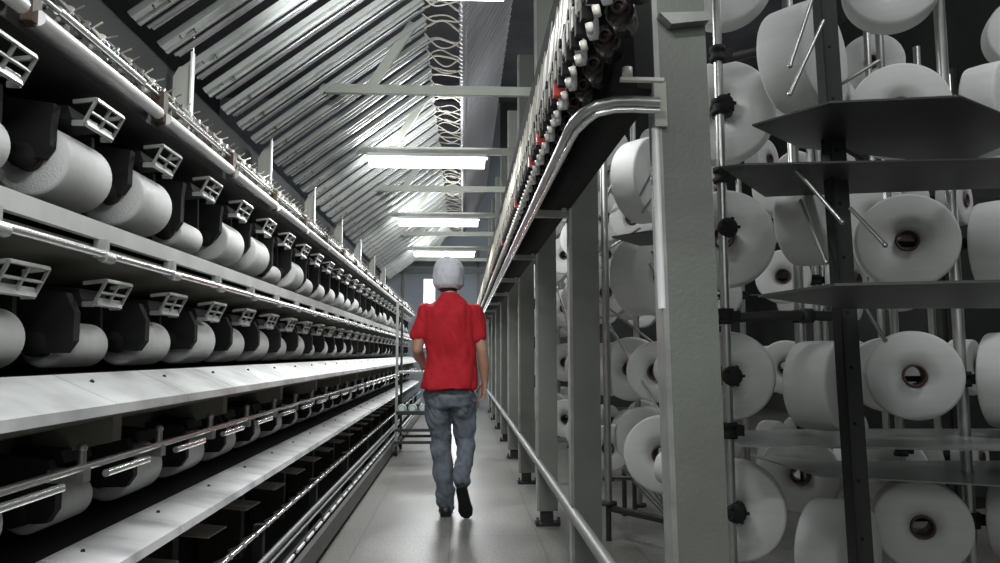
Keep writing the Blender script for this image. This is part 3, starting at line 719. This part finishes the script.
def loft(mb, rings, n=28, pw=2.3):
    vs = []
    for (cx, cy, z, rx, ry) in rings:
        for k in range(n):
            t = 2 * PI * k / n; c, s_ = math.cos(t), math.sin(t)
            vs.append((cx + rx * math.copysign(abs(c) ** (2 / pw), c), cy + ry * math.copysign(abs(s_) ** (2 / pw), s_), z))
    fs = [tuple(range(n - 1, -1, -1)), tuple(range((len(rings) - 1) * n, len(rings) * n))]
    for i in range(len(rings) - 1):
        for k in range(n): fs.append((i * n + k, i * n + (k + 1) % n, (i + 1) * n + (k + 1) % n, (i + 1) * n + k))
    mb.add(vs, fs, True)
CX = .018
# body (head, neck, trunk, arms, hands, legs) as one surface
B = MB()
loft(B, [(CX, .0, .80, .12, .08), (CX, 0, .95, .135, .09), (CX, .0, 1.1, .14, .09), (CX, 0, 1.3, .165, .095), (CX, 0, 1.385, .14, .075), (CX, 0, 1.42, .06, .055)])
limb(B, [(CX, .0, 1.38, .056), (CX - .008, .025, 1.50, .054)])
HX, HY, HZ = CX - .014, .045, 1.60
B.ball((HX, HY - .01, HZ + .01), .092, 14, (.86, 1.06, 1.14))
B.ball((HX, HY + .035, HZ - .055), .062, 10, (.92, .95, 1.0))       # jaw
B.ball((HX, HY + .098, HZ - .022), .014, 6, (.8, 1.2, 1.5)); B.ball((HX, HY + .085, HZ - .066), .02, 6, (1.2, .6, .5))
for s in (-1, 1): B.ball((HX + s * .082, HY - .0, HZ - .02), .022, 6, (.45, .8, 1.3))
def hand(mb, wrist, down, side, palmn, curl):
    """down: direction of fingers; side: across the palm towards the thumb; palmn: the way the fingers curl"""
    w = Vector(wrist); d = Vector(down).normalized(); s = Vector(side).normalized(); n = Vector(palmn).normalized()
    for k in (-1.5, -.5, .5, 1.5):
        a = w; c = w + d * .085 + s * k * .019
        mb.tube([a + s * k * .010, c], .014, 10, True, .0125); mb.ball(c, .013, 6)
    lens = {1.5: .068, .5: .078, -.5: .073, -1.5: .058}
    for k, L in lens.items():
        p = w + d * .083 + s * k * .021; rr = .0088; ang = curl * .5
        for seg, f in enumerate((.45, .30, .25)):
            dd = d * math.cos(ang) + n * math.sin(ang); q = p + dd * L * f
            mb.tube([p, q], rr, 8, True, rr - .0007); mb.ball(q, rr - .0004, 5); p = q; ang += curl; rr -= .0007
    p = w + d * .02 + s * .024; q = p + (d * .6 + s * .75 + n * .3).normalized() * .042; mb.tube([p, q], .0125, 8, True, .011); mb.ball(q, .011, 5)
    q2 = q + (d * .85 + s * .25 + n * .4).normalized() * .030; mb.tube([q, q2], .0105, 8, True, .009); mb.ball(q2, .009, 5)
    q3 = q2 + (d * .9 + n * .45).normalized() * .022; mb.tube([q2, q3], .0088, 8, True, .008); mb.ball(q3, .008, 5)
# right arm hanging, left forearm forward
limb(B, [(CX + .14, 0, 1.35, .044), (.209, -.006, 1.22, .043), (.238, -.02, 1.10, .038), (.252, 0.01, 1.0, .039), (.258, .035, .885, .026)])
hand(B, (.258, .037, .885), (-.08, .12, -1), (-.25, 1, .1), (-1, -.2, 0), .35)
limb(B, [(CX - .14, 0, 1.35, .044), (-.182, -.006, 1.22, .042), (-.200, -.02, 1.10, .038), (-.194, .10, 1.05, .038), (-.175, .21, 1.01, .026)])
hand(B, (-.175, .212, 1.01), (.15, 1, -.25), (1, -.1, .2), (0, -.2, -1), .4)
limb(B, [(CX - .07, 0, .86, .065), (-.05, .02, .48, .042), (-.018, 0.005, .28, .038), (.0, .0, .09, .034)])
limb(B, [(CX + .08, 0, .86, .065), (.128, .045, .49, .042), (.122, -.05, .36, .038), (.105, -.17, .20, .034)])
body = remeshed(B, 'body', M['skin'], .0065, pr, 2)
# eyes
for s in (-1, 1):
    b = MB(); b.ball((HX + s * .030, HY + .079, HZ + .000), .0095, 8, (1.3, .7, .7)); e = b.build('eye', M['eye'], body)
    b = MB(); b.ball((HX + s * .030, HY + .0845, HZ + .000), .0045, 6, (1, .6, 1)); b.build('iris', M['hair'], e)
    b = MB(); b.tube([(HX + s * .014, HY + .086, HZ + .017), (HX + s * .032, HY + .083, HZ + .021), (HX + s * .046, HY + .070, HZ + .016)], .003, 6); b.build('eyebrow', M['hair'], body)
b = MB(); b.tube([(HX - .024, HY + .083, HZ - .068), (HX, HY + .096, HZ - .066), (HX + .024, HY + .083, HZ - .068)], .0045, 8); b.build('mouth', M['lip'], body)
# cap
Cp = MB(); Cp.ball((HX, HY - .018, HZ + .040), .108, 16, (1.0, 1.05, .93)); loft(Cp, [(HX, HY - .02, HZ - .085, .080, .078), (HX, HY - .022, HZ - .06, .100, .098), (HX, HY - .02, HZ - .0, .109, .112), (HX, HY - .02, HZ + .06, .105, .108), (HX, HY - .01, HZ + .09, .085, .09)])
cp = remeshed(Cp, 'net_cap', M['cap'], .006, pr, 5, .012, 14, (1, 1, .5))
# keep the face free: cut the cap front
me = cp.data
import bmesh
bm = bmesh.new(); bm.from_mesh(me)
kill = [v for v in bm.verts if v.co.y > HY + .045 and v.co.z < HZ + .035]
bmesh.ops.delete(bm, geom=kill, context='VERTS'); bm.to_mesh(me); bm.free()
b = MB(); b.ball((HX, HY - .035, HZ - .075), .070, 8, (1.0, .75, .6)); b.build('hair', M['hair'], pr)
# shirt
T = MB()
loft(T, [(CX - .008, -.012, .835, .192, .150), (CX - .006, -.012, .87, .191, .148), (CX, -.006, .95, .178, .135), (CX, 0, 1.06, .172, .122), (CX, 0, 1.18, .182, .126), (CX, 0, 1.28, .195, .126), (CX, 0, 1.35, .197, .115), (CX, 0, 1.40, .160, .095), (CX, .005, 1.44, .100, .078), (CX, .012, 1.475, .070, .070), (CX, .014, 1.488, .064, .066)], 32)
limb(T, [(CX - .150, 0, 1.355, .070), (-.182, -.005, 1.24, .062), (-.190, -.008, 1.205, .062)])
limb(T, [(CX + .155, 0, 1.355, .070), (.208, -.005, 1.24, .062), (.218, -.008, 1.195, .062)])
remeshed(T, 'red_tshirt', M['red_shirt'], .009, pr, 4, .027, 8, (1.1, 1.1, .55))
# jeans
J = MB()
loft(J, [(CX, .0, .72, .155, .115), (CX, 0, .78, .165, .125), (CX, 0, .87, .155, .105)])
J.ball((CX - .072, -.045, .77), .082, 10, (1, .75, 1.1)); J.ball((CX + .075, -.045, .77), .082, 10, (1, .75, 1.1))
limb(J, [(CX - .080, .0, .80, .098), (CX - .075, .008, .66, .086), (-.048, .02, .48, .067), (-.018, .005, .28, .060), (.0, .0, .12, .060), (.004, -.003, .075, .062)])
limb(J, [(CX + .085, .0, .80, .098), (CX + .095, .018, .66, .084), (.128, .045, .49, .066), (.122, -.05, .36, .060), (.108, -.14, .245, .056)])
remeshed(J, 'jeans', M['jeans'], .009, pr, 4, .028, 10, (1, 1, .9))
# shoes
def shoe(heel, toe, up, name):
    heel = Vector(heel); toe = Vector(toe); u = Vector(up).normalized(); d = (toe - heel).normalized(); s = d.cross(u).normalized(); L = (toe - heel).length
    sh = MB(); prof = [(0, .030, .055), (.12, .036, .075), (.3, .037, .078), (.5, .040, .058), (.75, .046, .046), (.92, .038, .036), (1.0, .02, .024)]
    vs = []; n = 14
    for f, w, h in prof:
        for k in range(n):
            t = 2 * PI * k / n; vs.append(heel + d * L * f + s * w * math.cos(t) + u * (h / 2 + h / 2 * math.sin(t)))
    fs = [tuple(range(n - 1, -1, -1)), tuple(range((len(prof) - 1) * n, len(prof) * n))]
    for i in range(len(prof) - 1):
        for k in range(n): fs.append((i * n + k, i * n + (k + 1) % n, (i + 1) * n + (k + 1) % n, (i + 1) * n + k))
    sh.add(vs, fs, True)
    o = sh.build(name, M['shoe'], pr)
    so = MB(); vs = []
    pf = [(-.02, .02), (.05, .034), (.3, .036), (.5, .038), (.75, .048), (.93, .038), (1.02, .015)]
    for z in (-.0, .018):
        for f, w in pf: vs.append(heel + d * L * f + s * w + u * z)
        for f, w in reversed(pf): vs.append(heel + d * L * f - s * w + u * z)
    n = len(pf) * 2
    so.add(vs, [tuple(range(n)), tuple(range(2 * n - 1, n - 1, -1))] + [(i, (i + 1) % n, (i + 1) % n + n, i + n) for i in range(n)])
    so.build('sole', M['black'], o)
shoe((0, -.065, .001), (-.005, .205, .001), (0, 0, 1), 'shoe')
shoe((.100, -.235, .215), (.140, -.105, .004), (0, .83, .5), 'shoe')

# ------------------------------------------------------------------ world and colour
w = bpy.data.worlds.new('world'); S.world = w; w.use_nodes = True
w.node_tree.nodes['Background'].inputs[0].default_value = (.80, .85, .86, 1); w.node_tree.nodes['Background'].inputs[1].default_value = .21
S.view_settings.view_transform = 'Standard'; S.view_settings.look = 'None'; S.view_settings.exposure = 0.0
